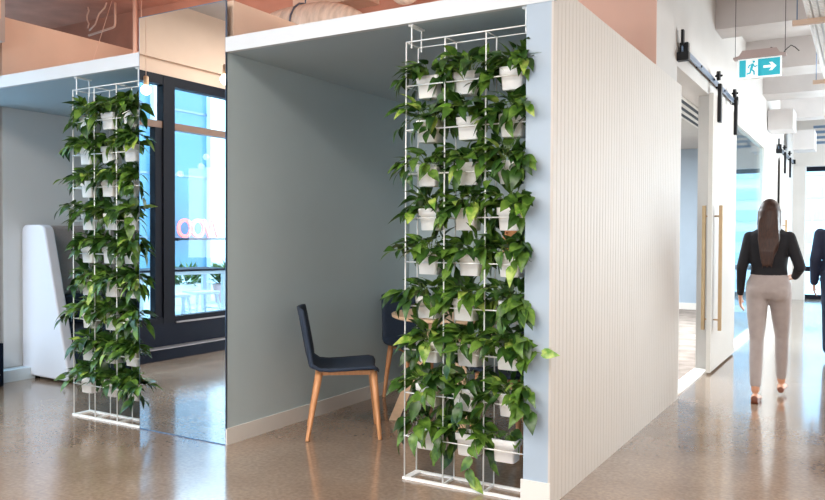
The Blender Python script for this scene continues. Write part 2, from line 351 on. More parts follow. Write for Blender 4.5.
# ------------------------------------------------------------------ trellises and plants
def trellis(x0, label):
    t = thing('wire_trellis', label, 'trellis', (x0, YF+.02, 0), 0, None)
    Wd, Dp, n = .684, .125, 10; P = .228; r = .0040
    g = MB()
    for i in range(4): g.tube([(i*P, 0, .0), (i*P, 0, n*P)], r, 6)
    for k in range(1, n+1): g.tube([(0, -.004, k*P), (Wd, -.004, k*P)], r*.9, 6)
    for i in range(4): g.tube([(i*P, Dp, .0), (i*P, Dp, n*P)], r, 6)
    for k in (2, 4, 6, 8, 10): g.tube([(0, Dp+.004, k*P), (Wd, Dp+.004, k*P)], r*.8, 6)
    for i in range(4):
        g.tube([(i*P, 0, n*P), (i*P, Dp, n*P)], r*.9, 6)
    for k in range(1, 10): g.tube([(0, 0, k*P-.002), (0, Dp, k*P-.002)], r*.7, 6).tube([(Wd, 0, k*P-.002), (Wd, Dp, k*P-.002)], r*.7, 6)
    build('wire_grid', g, m_wire, t, smooth=True)
    f = MB().box(-.008, Wd+.008, -.010, .006, 0, .012).box(-.008, Wd+.008, Dp-.006, Dp+.010, 0, .012)
    for i in range(4): f.box(i*P-.006, i*P+.006, 0, Dp, 0, .010)
    f.box(-.008, .03, 0, Dp, 0, .011)
    build('base_frame', f, m_wire, t)
    for x in (.025, Wd-.025):
        b = MB().tube([(x, .012, n*P-.03), (x, .012, ZS-.008)], r, 6).tube([(x, Dp-.012, n*P-.03), (x, Dp-.012, ZS-.008)], r, 6)
        b.box(x-.014, x+.014, 0, Dp, ZS-.010, ZS-.001)
        build('hanging_bracket', b, m_wire, t)
    return t
TX = {'right': -2.075, 'left': -4.795}
trellis(TX['right'], 'white wire trellis of potted pothos in front of the booth with the table')
trellis(TX['left'], 'white wire trellis of potted pothos beside the mirror and white sofa screen')

def pot_meshes():
    P = MB()
    def ring(hx, hy, z, r=.012):
        pts = []
        for cx, cy, a0 in ((hx-r, hy-r, 0), (-hx+r, hy-r, 90), (-hx+r, -hy+r, 180), (hx-r, -hy+r, 270)):
            for k in range(4):
                a = R(a0+k*30); pts.append((cx+r*math.cos(a), cy+r*math.sin(a), z))
        return pts
    secs = [ring(.050, .040, -.064), ring(.052, .042, -.062), ring(.057, .045, .012), ring(.064, .050, .014), ring(.0655, .0515, .048), ring(.0635, .0495, .050), ring(.058, .045, .046), ring(.054, .042, .028)]
    n = 16; vs = [p for s_ in secs for p in s_]
    fs = [(i*n+j, i*n+(j+1) % n, (i+1)*n+(j+1) % n, (i+1)*n+j) for i in range(len(secs)-1) for j in range(n)]
    fs.append(tuple(range(n))[::-1]); fs.append(tuple(range((len(secs)-1)*n, len(secs)*n)))
    P.add(vs, fs)
    S_ = MB(); top = ring(.0545, .0425, .028); mid = [(x*.5, y_*.5, .037) for x, y_, z in top]
    S_.add(top+mid, [(j, (j+1) % n, n+(j+1) % n, n+j) for j in range(n)] + [tuple(range(n, 2*n))])
    return P, S_
def leaf(mb, p, d, up, L, W, droop, mi, rnd):
    d = d.normalized(); side = d.cross(up)
    side = side.normalized() if side.length > 1e-4 else Vector((1, 0, 0)); nrm = side.cross(d).normalized()
    xs = [(-.06, .0), (.0, .22), (.14, .46), (.34, .50), (.58, .37), (.80, .17), (1.0, 0)]
    fold = .16 + rnd.random()*.22; tw = rnd.uniform(-.25, .25)
    mid = []; lft = []; rgt = []
    for x, wv in xs:
        c = p + d*(x*L) - nrm*(droop*L*x*x)
        mid.append(c if x >= 0 else p + d*(.02*L))
        lift = nrm*(abs(wv)*W*fold)
        s2 = (side*math.cos(tw*x) + nrm*math.sin(tw*x))
        bx = d*(-.07*L) if x == 0 else Vector((0, 0, 0))
        lft.append(c + s2*(wv*W) + lift + bx); rgt.append(c - s2*(wv*W) + lift + bx)
    m_ = mid[1:]; l_ = lft[1:-1]; r_ = rgt[1:-1]; k = len(m_); q = len(l_)
    vs = m_ + l_ + r_; fs = []
    for i in range(q-1):
        fs.append((i, i+1, k+i+1, k+i)); fs.append((i, k+q+i, k+q+i+1, i+1))
    fs.append((q-1, k-1, k+q-1)); fs.append((q-1, k+2*q-1, k-1))
    mb.add(vs, fs, mi)
def foliage(rnd, dens=1.0, col=1, trail=None):
    lv = MB(); st = MB()
    def keep(p):
        # wall-side plants grow forward, past the front of the neighbouring panel
        if col == 2 and p.x > .05:
            p.x = .05 + (p.x-.05)*.80; t_ = min(1, (p.x-.05)/.04); p.y = min(p.y, p.y*(1-t_) - .115*t_)
        return p
    nv = max(2, int(11*dens))
    for v in range(nv):
        az = (v+rnd.random())/nv*2*PI
        dx, dy = math.cos(az), math.sin(az)
        if dy > 0: dy *= .4                       # less room towards the back of the frame
        out = rnd.uniform(.05, .130)*(1+.25*abs(dx)); rise = rnd.uniform(.035, .105); drop = rnd.uniform(.0, .075)
        if col == 0 and dx < 0: out *= 1.25
        if rnd.random() < .16: drop += .07
        h = Vector((dx, dy*.9, 0)); pts = []
        p0 = Vector((dx*.025, dy*.018, .03))
        for i in range(8):
            s_ = i/7
            pts.append(keep(p0 + h*(out*s_) + Vector((0, 0, rise*math.sin(min(1, s_*1.5)*PI*.62) - drop*s_*s_))))
        st.tube(pts, [.0022-.0010*i/7 for i in range(8)], 5, caps=False)
        for i in range(2, 8):
            if rnd.random() < .10: continue
            tan = (pts[i]-pts[i-1]).normalized()
            a = rnd.choice((-1, 1))*rnd.uniform(.2, 1.3); sd = tan.cross(Vector((0, 0, 1)))
            d = tan*math.cos(a) + sd*math.sin(a) + Vector((0, -.22, rnd.uniform(-.55, .40)))
            if col == 2 and pts[i].x > .02: d.y = -abs(d.y)-.2; d.x *= .6
            pet = d.normalized()*rnd.uniform(.012, .03); q = pts[i]+pet
            st.tube([pts[i], q], .0012, 4, caps=False)
            L = rnd.uniform(.064, .108); up = Vector((rnd.uniform(-.6, .6), -.35+rnd.uniform(-.35, .35), 1))
            r0 = rnd.random(); mi = 0 if r0 < .52 else (1 if r0 < .93 else 2)
            leaf(lv, q, d, up, L, L*rnd.uniform(.54, .66), rnd.uniform(.15, .55), mi, rnd)
    for i in range(int(9*dens)):                   # upright crown leaves
        a = rnd.uniform(0, 2*PI); b_ = Vector((math.cos(a)*.025, math.sin(a)*.015, .03))
        tip = b_ + Vector((math.cos(a)*rnd.uniform(.02, .07), math.sin(a)*.03-.01, rnd.uniform(.04, .100)))
        st.tube([b_, (b_+tip)/2+Vector((0, 0, .01)), tip], .0015, 4, caps=False)
        L = rnd.uniform(.06, .095)
        leaf(lv, tip, Vector((math.cos(a), math.sin(a)*.6-.3, rnd.uniform(-.3, .6))), Vector((0, -.6, 1)), L, L*.60, .35, rnd.choice((0, 0, 1, 1, 0, 0)), rnd)
    if trail:
        pts = [Vector(p) for p in trail]; st.tube(pts, .0018, 5, caps=False)
        for i in range(1, len(pts)):
            tan = (pts[i]-pts[i-1]).normalized(); sgn = 1 if i % 2 else -1
            d = tan*.7 + Vector((sgn*.6, -.3, 0)); L = rnd.uniform(.07, .10)
            leaf(lv, pts[i], d if i < len(pts)-1 else tan+Vector((.3, 0, 0)), Vector((0, -1, .3)), L, L*.58, .2, 2 if i == len(pts)-1 else 1, rnd)
    return lv, st
pm, sm = pot_meshes()
pot0 = None
ROWW = ['lowest', 'second lowest', 'third lowest', 'fourth lowest', 'middle', 'fourth highest', 'third highest', 'second highest', 'highest']
rnd = random.Random(11)
for side in ('right', 'left'):
    where = 'trellis by the white batten wall' if side == 'right' else 'trellis beside the mirror'
    for k in range(1, 10):
        for c in range(3):
            col = ('outer', 'middle', 'wall-side' if side == 'right' else 'mirror-side')[c]
            x = TX[side] + .228*(c+.5) + rnd.uniform(-.018, .018); z = .228*k
            t = thing('potted_pothos', 'pothos in white pot, %s row, %s column, %s' % (ROWW[k-1], col, where), 'potted plant',
                      (x, YF+.02+.064+rnd.uniform(-.004, .004), z), 0, 'pothos pots on the ' + where)
            if pot0 is None:
                p = build('pot', pm, m_pot, t, smooth=True); s_ = build('soil', sm, m_soil, p); pot0 = (p, s_)
            else:
                p = pot0[0].copy(); C.objects.link(p); p.parent = t; s_ = pot0[1].copy(); C.objects.link(s_); s_.parent = p
            dens = 1.0; lean = (-1, 0, 1)[c]*.5; trail = None
            if side == 'right' and k == 1: dens = (.8, .8, .12)[c]
            if side == 'right' and k == 1 and c == 1: trail = [(.03, -.03, .03), (.04, -.075, .0), (.045, -.08, -.06), (.03, -.08, -.12), (.05, -.085, -.155)]
            if side == 'right' and k == 2: dens = 1.15
            if side == 'right' and k == 3 and c == 2: trail = [(.05, -.05, .04), (.11, -.10, .07), (.165, -.12, .05), (.215, -.13, .05)]
            lv, st = foliage(rnd, dens, c, trail)
            build('foliage', lv, m_leaf, t, smooth=True); build('stem', st, m_stem, t, smooth=True)

# ------------------------------------------------------------------ chairs
def chair_proto(label, loc, rz):
    t = thing('shell_chair', label, 'chair', loc, rz, None)
    prof = [(.212, .437), (.203, .452), (.175, .460), (.10, .455), (0, .448), (-.09, .444), (-.155, .450), (-.195, .478), (-.215, .53), (-.228, .60), (-.243, .68), (-.258, .76), (-.268, .805), (-.271, .818)]
    nx = 10; th = .020; mb = MB(); top = []; bot = []
    for i, (py, pz) in enumerate(prof):
        a = prof[max(i-1, 0)]; b = prof[min(i+1, len(prof)-1)]
        ty, tz = b[0]-a[0], b[1]-a[1]; l = math.hypot(ty, tz); ny, nz = tz/l, -ty/l
        s_ = i/(len(prof)-1); hw = .228 - .02*max(0, (s_-.5))*2 - (.03 if i == 0 else 0) - (.02 if i == len(prof)-1 else 0)
        for j in range(nx+1):
            u = -1+2*j/nx; dish = (.030 if i > 7 else .016)*(u*u) - .008
            top.append((u*hw, py-ny*(-dish) , pz+(-nz)*(-dish) if i <= 7 else pz))
            bot.append((u*hw, top[-1][1]-(-ny)*(-th) if False else top[-1][1]-(0 if i <= 6 else th), top[-1][2]-(th if i <= 7 else 0)))
    n = nx+1; K = len(prof); o = K*n; vs = top+bot; fs = []
    for i in range(K-1):
        for j in range(nx):
            fs.append((i*n+j, i*n+j+1, (i+1)*n+j+1, (i+1)*n+j)); fs.append((o+i*n+j, o+(i+1)*n+j, o+(i+1)*n+j+1, o+i*n+j+1))
        fs.append((i*n, (i+1)*n, o+(i+1)*n, o+i*n)); fs.append((i*n+nx, o+i*n+nx, o+(i+1)*n+nx, (i+1)*n+nx))
    for j in range(nx):
        fs.append((j, o+j, o+j+1, j+1)); e = (K-1)*n; fs.append((e+j, e+j+1, o+e+j+1, o+e+j))
    # split the single shell into seat and backrest pieces
    seat_f = []; back_f = []
    for f in fs:
        zc = sum(vs[q][2] for q in f)/4; (back_f if zc > .475 else seat_f).append(f)
    a = MB(); a.add(vs, seat_f); b = MB(); b.add(vs, back_f)
    for q in (a, b):
        used = sorted({i for f in q.f for i in f}); mp = {i: k for k, i in enumerate(used)}
        q.v = [q.v[i] for i in used]; q.f = [tuple(mp[i] for i in f) for f in q.f]
    build('seat', a, m_navy, t, smooth=True); build('backrest', b, m_navy, t, smooth=True)
    fr = MB()
    for sx_ in (-1, 1): fr.box(sx_*.165-.014, sx_*.165+.014, -.16, .19, .405, .432)
    fr.box(-.165, .165, .150, .180, .405, .430).box(-.165, .165, -.155, -.125, .405, .430)
    build('seat_frame', fr, m_oak, t)
    for sx_ in (-1, 1):
        for fy, by in ((.185, .225), (-.15, -.225)):
            build('leg', MB().tube([(sx_*.205, by, 0), (sx_*.203, by, .004), (sx_*.188, (fy*.55+by*.45), .24), (sx_*.172, fy, .425)], [.0125, .013, .0185, .023], 12), m_oak, t, smooth=True)
    return t
ch = chair_proto('navy shell chair with oak legs standing alone before the grey-blue wall', (-2.90, 4.05, 0), math.atan2(-.8, .6))
c2 = copy_tree(ch); c2.location = (-2.96, 5.13, 0); c2.rotation_euler = (0, 0, math.atan2(-.80, -.60))
c2['label'] = 'navy shell chair behind the pale round table, mostly hidden by plants'
c3 = copy_tree(ch); c3.location = (-1.83, 4.42, 0); c3.rotation_euler = (0, 0, math.atan2(.91, .41))
c3['label'] = 'navy shell chair on the far side of the table, hidden behind pothos pots'
for c in (ch, c2, c3): c['group'] = 'navy shell chairs in the booth'

# table
t = thing('round_table', 'round pale oak table with splayed plank legs inside the booth', 'table', (-2.40, 4.74, 0))
build('tabletop', MB().lathe([(.0, .712), (.455, .712), (.478, .722), (.480, .738), (.476, .741), (0, .741)], n=48), m_oakpale, t)
for k in range(4):
    a = R(212-5+90*k); ca, sa = math.cos(a), math.sin(a)
    p = [(ca*.17, sa*.17), (ca*.46, sa*.46)]
    nx_, ny_ = -sa*.036, ca*.036; tx, ty = ca*.085, sa*.085
    vs = []
    for (px, py), z in ((p[1], .0), (p[0], .712)):
        vs += [(px-nx_-tx*.4, py-ny_-ty*.4, z), (px+nx_-tx*.4, py+ny_-ty*.4, z), (px+nx_+tx*.4, py+ny_+ty*.4, z), (px-nx_+tx*.4, py-ny_+ty*.4, z)]
    build('leg', MB().add(vs, [(0, 1, 2, 3), (4, 7, 6, 5), (0, 4, 5, 1), (1, 5, 6, 2), (2, 6, 7, 3), (3, 7, 4, 0)]), m_oakpale, t)

# wall lamp and framed timber panel on the booth's back wall
t = thing('wall_lamp', 'small wall lamp with two glowing bulbs behind the pothos', 'lamp', (-2.34, YB, 1.41))
build('wall_plate', B(-.07, .07, -.02, -.001, -.05, .05), m_blacksteel, t)
for x in (-.045, .045): build('bulb', MB().ball((x, -.06, 0), .024), m_bulb, t, smooth=True); build('arm', MB().tube([(x, -.02, 0), (x, -.045, 0)], .008), m_blacksteel, t)
t = thing('timber_frame', 'small orange timber picture frame on the booth back wall', 'picture', (-2.30, YB, 1.22))
build('frame', MB().box(-.16, .16, -.03, -.001, .09, .12).box(-.16, .16, -.03, -.001, -.12, -.09).box(-.16, -.13, -.03, -.001, -.09, .09).box(.13, .16, -.03, -.001, -.09, .09), m_oak, t)
build('picture', B(-.13, .13, -.012, -.002, -.09, .09), mat('picture_paper', srgb(206, 146, 92), .6, noise=.3, nscale=12), t)

# ------------------------------------------------------------------ sofa in the left booth
t = thing('booth_sofa', 'high-backed grey and navy sofa with white padded end screen', 'sofa', (XL+.012, 4.12, 0))
def rounded(poly, r, k=6):
    out = []; n = len(poly)
    for i in range(n):
        p = Vector(poly[i]); a = (Vector(poly[i-1])-p).normalized(); b = (Vector(poly[(i+1) % n])-p).normalized()
        for j in range(k+1):
            s_ = j/k; out.append(tuple(((p+a*r)*(1-s_)**2 + p*2*s_*(1-s_) + (p+b*r)*s_**2)))
    return out
build('end_screen', MB().prism(rounded([(.0, .03), (.66, .02), (.315, 1.355), (.0, 1.355)], .075), 'y', 0, .10), m_upwhite, t, bevel=.018, smooth=False)
build('high_back', B(.0, .14, .13, 1.44, .72, 1.35), m_upgrey, t, bevel=.03)
build('lower_back', B(.0, .20, .12, 1.44, .44, .72), m_navy, t, bevel=.03)
build('seat_cushion', B(.0, .62, .12, 1.44, .28, .45), m_navy, t, bevel=.04)
build('plinth', B(.04, .60, .11, 1.44, .04, .28), m_navy, t)
for x in (.12, .55):
    for y in (.06, 1.38): build('foot', B(x-.02, x+.02, y-.02, y+.02, 0, .05), m_blacksteel, t)
build('glide', MB().lathe([(.0, 0), (.011, 0), (.011, .008), (0, .008)]), m_blacksteel, t, loc=(.60, -.001, .075)).rotation_euler = (R(90), 0, 0)

# ------------------------------------------------------------------ sliding doors
def barn_door(y0, y1, ys0, ys1, label, labeltrack, hs=1):
    xd = XW + .055
    d = thing('sliding_door', label, 'door', (xd, y0, 0))
    L = y1-y0
    mb = B(-.018, .014, 0, L, .02, 2.60)
    yy = .02
    while yy < L-.05:
        mb.box(.014, .018, yy, yy+.042, .02, 2.60); yy += .05
    build('door_leaf', mb, m_slat, d)
    build('edge_strip', B(-.020, .020, -.012, .0, .02, 2.60), m_base, d)
    for xo, nm in ((.075, 'pull_handle'), (-.075, 'pull_handle')):
        h = build(nm, MB().box(xo-.016, xo+.016, .115, .15, .40, 1.57), m_brass, d, bevel=.002)
        for z in (.50, 1.47): build('standoff', MB().tube([(0, .132, z), (xo, .132, z)], .008, 8), m_brass, h)
    for yy in (.25, L-.22):
        g = build('hanger_strap', B(.019, .050, yy-.035, yy+.035, 2.36, 2.72), m_blacksteel, d)
        w_ = MB().loft([((x, yy, 2.80), (0, .045, 0), (0, 0, .045)) for x in (.006, .012, .030, .036)], 20)
        build('roller', w_, m_blacksteel, g)
        build('axle_bolt', MB().tube([(-.01, yy, 2.80), (.055, yy, 2.80)], .010, 10).tube([(-.005, yy, 2.69), (.05, yy, 2.69)], .010, 10), m_blacksteel, g)
    tr = thing('door_track', labeltrack, 'door track', (XW, ys0, 2.755))
    build('rail', B(.030, .042, 0, ys1-ys0, -.024, .024), m_steel, tr)
    n = int((ys1-ys0)/.6)
    for k in range(n+1):
        y = .12+k*(ys1-ys0-.24)/max(1, n); build('wall_spacer', MB().tube([(.001, y, 0), (.052, y, 0)], .011, 8), m_blacksteel, tr)
    for y in (.02, ys1-ys0-.06): build('end_stop', MB().box(.012, .075, y, y+.06, -.035, .05), m_blacksteel, tr)
    e = MB().box(.03, .05, -.03, .02, .02, .14).box(.0, .09, -.035, .03, -.10, -.035)
    build('buffer', e, m_blacksteel, tr)
    return d
barn_door(7.52, 9.02, 6.30, 9.1, 'white ribbed sliding door standing half open with brass pull handles', 'black and steel sliding door track above the open doorway')
barn_door(14.3, 15.8, 14.0, 17.0, 'distant white sliding door further down the corridor', 'distant black door track near the end window')

# ------------------------------------------------------------------ exit sign
t = thing('exit_sign', 'teal and white running man exit sign hanging from the beam', 'sign', (-.784, 7.0, 2.695))
m_teal = mat('teal_sign', srgb(20, 160, 178), .4, emit=srgb(20, 165, 185), estr=.55)
m_signw = mat('white_sign', (.9, .95, .95, 1), .4, emit=(.9, 1, 1, 1), estr=.35)
build('sign_panel', B(-.166, .166, -.010, .010, -.092, .070), m_signw, t)
build('panel_light_half', B(.000, .155, -.0125, -.010, -.080, .060), m_teal, t)
build('panel_left_half', B(-.155, -.105, -.0125, -.010, -.080, .060), m_teal, t)
build('panel_centre', B(-.012, .004, -.0125, -.010, -.080, .060), m_teal, t)
# running figure, teal on white
rm = MB()
def stroke(mb, pts, wd, y):
    for (x0, z0), (x1, z1) in zip(pts[:-1], pts[1:]):
        dx, dz = x1-x0, z1-z0; l = math.hypot(dx, dz); nx_, nz_ = -dz/l*wd/2, dx/l*wd/2; ex, ez = dx/l*wd*.3, dz/l*wd*.3
        mb.prism([(x0-ex+nx_, z0-ez+nz_), (x0-ex-nx_, z0-ez-nz_), (x1+ex-nx_, z1+ez-nz_), (x1+ex+nx_, z1+ez+nz_)], 'y', y, y+.002)
stroke(rm, [(-.052, .022), (-.064, -.022)], .020, -.0126)
stroke(rm, [(-.052, .018), (-.034, .000), (-.020, .008)], .009, -.0127)
stroke(rm, [(-.054, .020), (-.078, .014), (-.086, -.006)], .009, -.0128)
stroke(rm, [(-.062, -.022), (-.042, -.038), (-.040, -.064)], .011, -.0127)
stroke(rm, [(-.066, -.022), (-.072, -.050), (-.096, -.056)], .011, -.0128)
rm.prism([(-.044+.010*math.cos(a*PI/6), .042+.010*math.sin(a*PI/6)) for a in range(12)], 'y', -.0126, -.0106)
build('running_figure', rm, m_teal, t)
ar = MB().prism([(.030, -.018), (.092, -.018), (.072, -.042), (.096, -.042), (.128, -.008), (.096, .026), (.072, .026), (.092, .002), (.030, .002)], 'y', -.0145, -.0125)
build('arrow', ar, m_signw, t)
build('housing', MB().prism([(-.20, .070), (.20, .070), (.20, .085), (.155, .095), (.13, .135), (-.13, .135), (-.155, .095), (-.20, .085)], 'y', -.045, .045), mat('sign_housing', srgb(176, 156, 152), .5), t)
for x in (-.19, .19): build('suspension_wire', MB().tube([(x, 0, .08), (x, 0, ZC-2.695)], .0025, 6), m_blacksteel, t)
build('wiring_loop', MB().tube([(.05+.03*i, .05, .13+.03*math.sin(i*1.3)) for i in range(9)], .004, 6), m_blacksteel, t)

# cable tray with two lamps
t = thing('cable_tray', 'white perforated cable tray running along the corridor ceiling', 'cable tray', (-.40, 6.0, 2.90))
mt = mat('perforated_white', srgb(232, 236, 238), .5, noise=.0)
mb = MB()
Lt, Wt = 8.0, .34
mb.box(0, .012, -2.5, Lt, 0, .06).box(Wt-.012, Wt, -2.5, Lt, 0, .06)
y = -2.5
while y < Lt:
    mb.box(.012, Wt-.012, y, y+.022, 0, .004); y += .045
for k in range(1, 8): mb.box(k*Wt/8-.006, k*Wt/8+.006, -2.5, Lt, 0.0, .005)
build('tray_mesh', mb, mt, t)
for y in (.45, 3.0, 5.6):
    build('support_bar', B(-.10, Wt+.25, y-.02, y+.02, -.04, -.001), mat('unistrut', srgb(196, 170, 150), .5, metal=.3), t)
    for x in (-.07, Wt+.2): build('threaded_rod', MB().tube([(x, y, -.03), (x, y, ZC-2.9-.35 if 4.9 < 6+y < 6.35 else ZC-2.9)], .005, 6), m_steel, t)
for (x, y, lb) in ((-.10, 6.15, 'glowing spotlight beside the near end of the cable tray'), (.10, 8.25, 'glowing spotlight beneath the cable tray past the exit sign')):
    s_ = thing('spotlight', lb, 'lamp', (x, y, 2.86))
    build('lamp_body', MB().lathe([(.0, .035), (.03, .035), (.034, .0), (.028, -.01), (.028, -.012), (0, -.012)]), m_white, s_)
    build('lens', MB().lathe([(.0, -.013), (.024, -.013), (.024, -.017), (0, -.017)]), mat('lamp_lens', (1, 1, 1, 1), .3, emit=(1, .95, .85, 1), estr=25), s_)
    s_.rotation_euler = (R(-35), R(0), 0)
for i, (x, y, z, sx_, sz) in enumerate([(-1.12, 12.9, 3.02, .34, .30), (-.98, 15.6, 3.0, .34, .34)]):
    build('ceiling_box', MB().box(-sx_/2, sx_/2, -.3, .3, -sz/2, sz/2), m_beam, None, (x, y, z), label=('pale box duct on the corridor wall beyond the beams', 'second pale box duct nearer the end window')[i], category='duct')
t = thing('roller_blind', 'pale horizontal fins in the ceiling before the end window', 'louvre', (0.6, 16.6, 3.05))
for k in range(4): build('fin', B(-1.5, 2.5, -.03, .0, .10*k, .10*k+.05), m_steel, t)
for x in (-1.2, 2.2): build('hanger', B(x-.02, x+.02, .0, .03, 0, ZC-3.05), m_steel, t)

# ------------------------------------------------------------------ pendants (seen in the mirror)
def pendant(loc, label):
    t = thing('pendant_bulb', label, 'pendant lamp', loc, 0, None)
    build('socket', MB().lathe([(.0, .04), (.020, .04), (.023, .045), (.023, .115), (.018, .125), (0, .125)]), m_oakpale, t, smooth=True)
    build('bulb', MB().ball((0, 0, 0), .045), m_bulb, t, smooth=True)
    build('cord', MB().tube([(0, 0, .12), (0, 0, ZC-loc[2])], .003, 6), m_pipe, t)
pendant((-5.634, 2.06, 2.58), 'bare bulb pendant with timber socket reflected in the top left of the mirror')
pendant((-4.66, 2.06, 2.58), 'bare bulb pendant reflected at the right edge of the mirror')
for i, (x, y, z) in enumerate([(-4.6, -.9, 2.35), (-4.3, -1.1, 2.25), (-4.2, -.8, 2.12)]):
    pendant((x, y, z), ('topmost', 'middle', 'lowest')[i] + ' bulb of the pendant cluster reflected in the window glass')

# ------------------------------------------------------------------ terrace outside the windows
struct('floor_terrace', B(-20, -6.32, -16, 10, -.02, .10), m_terrace)
struct('floor_street', B(-30, 20, 18.2, 40, -.3, -.1), m_terrace)
def facade(name, x, ys, z1, label):
    t = thing(name, label, 'building', (x, 0, .10))
    build('facade_wall', B(-1.0, -.2, ys[0], ys[-1], 0, z1), m_facade, t)
    for a, b in zip(ys[:-1], ys[1:]):
        p = build('glass_bay', B(-.2, -.14, a+.30, b-.30, .2, z1-.2), m_facadeglass, t)
        build('column', B(-.2, .0, a-.30, a+.30, 0, z1), m_facade, t)
        for z in (1.07, 2.55, 4.1): build('spandrel_line', B(-.14, -.12, a+.3, b-.3, z, z+.05), m_steel, t)
    return t
facade('office_building', -14.0, [-14.2, -11.9, -9.6, -7.35, -5.6, -3.3, -1.0, 1.3, 3.6, 5.9], 4.9, 'white columned building with blue glass bays outside, reflected in the mirror')
# red lettering
tx = bpy.data.curves.new('sign_lettering', 'FONT'); tx.body = 'WOO'; tx.size = .62; tx.extrude = .02; tx.offset = .004; tx.space_character = .75
to = bpy.data.objects.new('neon_lettering', tx); C.objects.link(to); to.location = (-13.6, -6.15, 1.22); to.rotation_euler = (R(90), 0, R(90)); to.scale = (.95, 1, 1)
to.location = (-13.7, -7.12, 1.20)
tx.materials.append(m_neon)
bpy.context.view_layer.update()
me_ = bpy.data.meshes.new_from_object(to.evaluated_get(bpy.context.evaluated_depsgraph_get()))
t2 = bpy.data.objects.new('neon_lettering', me_); C.objects.link(t2); t2.location = to.location; t2.rotation_euler = to.rotation_euler; t2.scale = to.scale
bpy.data.objects.remove(to); to = t2; to.name = 'neon_lettering'
to['label'] = 'red glowing lettering across the glass bay outside, reflected in the mirror'; to['category'] = 'sign'
build('sign_rail', MB().box(-13.75, -13.66, -7.7, -5.7, 1.14, 1.18).box(-13.86, -13.70, -7.68, -7.62, 1.12, 1.19).box(-13.86, -13.70, -5.78, -5.72, 1.12, 1.19), m_black, label='dark rail under the red lettering outside', category='rail')
# second building beyond the end window
t = thing('office_block', 'pale office block with horizontal bands beyond the end window', 'building', (0, 27, -.1))
build('facade_wall', B(-6, 9, .3, 1.2, 0, 6.0), m_facade, t)
m_band = mat('pale_band', srgb(176, 206, 222), .4)
for k in range(8): build('window_band', B(-6, 9, .2, .3, .5+k*.7, .85+k*.7), m_band, t)
# terrace table, stool, planters
def wtable(loc, rz):
    t = thing('terrace_table', 'tall white metal table on the terrace, reflected in the mirror', 'table', loc, rz)
    build('tabletop', B(-.70, .70, -.34, .34, .64, .67), m_black, t)
    build('apron', B(-.68, .68, -.32, .32, .59, .64), m_white, t)
    for x in (-.65, .65):
        for y in (-.29, .29): build('leg', B(x-.03, x+.03, y-.03, y+.03, 0, .6), m_white, t)
wtable((-8.75, -1.10, .10), R(90+15))
def stool(loc, rz, label):
    t = thing('terrace_stool', label, 'stool', loc, rz)
    build('seat', B(-.19, .19, -.19, .19, .33, .37), m_white, t, bevel=.008)
    for x in (-1, 1):
        for y in (-1, 1): build('leg', MB().tube([(x*.20, y*.20, 0), (x*.155, y*.155, .34)], [.017, .021], 8), m_white, t)
    build('footring', MB().tube([(-.18, -.18, .12), (.18, -.18, .12)], .010, 6).tube([(-.18, .18, .12), (.18, .18, .12)], .010, 6), m_white, t)
stool((-8.15, -1.05, .10), R(12), 'white metal stool in front of the terrace table, reflected in the mirror')
stool((-8.05, -.45, .10), R(30), 'white metal stool behind the dark mullion in the mirror')
def planter(loc, round_, label, rs):
    t = thing('terrace_planter', label, 'planter', loc)
    mpk = mat('terracotta_pink', srgb(214, 178, 176), .7, noise=.04)
    if round_: pb = MB().lathe([(.0, 0), (.15, 0), (.20, .30), (.215, .32), (.19, .32), (.185, .27), (0, .27)])
    else: pb = MB().box(-.18, .18, -.45, .45, 0, .34)
    p = build('planter_box', pb, mpk if round_ else m_pot, t)
    r_ = random.Random(rs); lv = MB()
    for i in range(150):
        a = r_.uniform(0, 2*PI); rr = r_.random()**.5; lx, ly = (.17, .17) if round_ else (.16, .42)
        p_ = Vector((math.cos(a)*rr*lx, math.sin(a)*rr*ly, .30+r_.uniform(0, .30)))
        d = Vector((math.cos(a), math.sin(a), r_.uniform(.2, 1.6)))
        leaf(lv, p_, d, Vector((0, 0, 1)) if d.z < 1 else Vector((1, 0, .4)), r_.uniform(.14, .22), .055, .3, r_.choice((0, 1)), r_)
    build('foliage', lv, m_leaf, t, smooth=True)
planter((-9.9, -2.35, .10), False, 'rectangular white planter with leafy shrub outside, reflected in the mirror', 3)
planter((-9.6, -3.00, .10), True, 'round pinkish planter with leafy shrub outside, reflected in the mirror', 4)

# ------------------------------------------------------------------ people
def ell(c, rx, ry, tilt=0):
    return (c, (rx*math.cos(tilt), rx*math.sin(tilt), 0), (-ry*math.sin(tilt), ry*math.cos(tilt), 0))
def limb(mb, pts, rs, n=14):
    # tapered limb with rounded ends
    pts = [Vector(p) for p in pts]; P_ = []; Q = []
    for i in range(len(pts)-1):
        for k in range(5):
            s_ = k/5; P_.append(pts[i].lerp(pts[i+1], s_)); Q.append(rs[i]*(1-s_)+rs[i+1]*s_)
    P_.append(pts[-1]); Q.append(rs[-1])
    mb.tube(P_, Q, n); mb.ball(pts[0], rs[0]); mb.ball(pts[-1], rs[-1])
    for i in range(1, len(pts)-1): mb.ball(pts[i], rs[i]*1.0)
def skinned(name, mb, m, parent, voxel=.010, sm_=6, **k):
    o = build(name, mb, m, parent, smooth=True, **k)
    r_ = o.modifiers.new('remesh', 'REMESH'); r_.mode = 'VOXEL'; r_.voxel_size = voxel; r_.use_smooth_shade = True
    s_ = o.modifiers.new('smooth', 'SMOOTH'); s_.factor = .5; s_.iterations = sm_
    return o
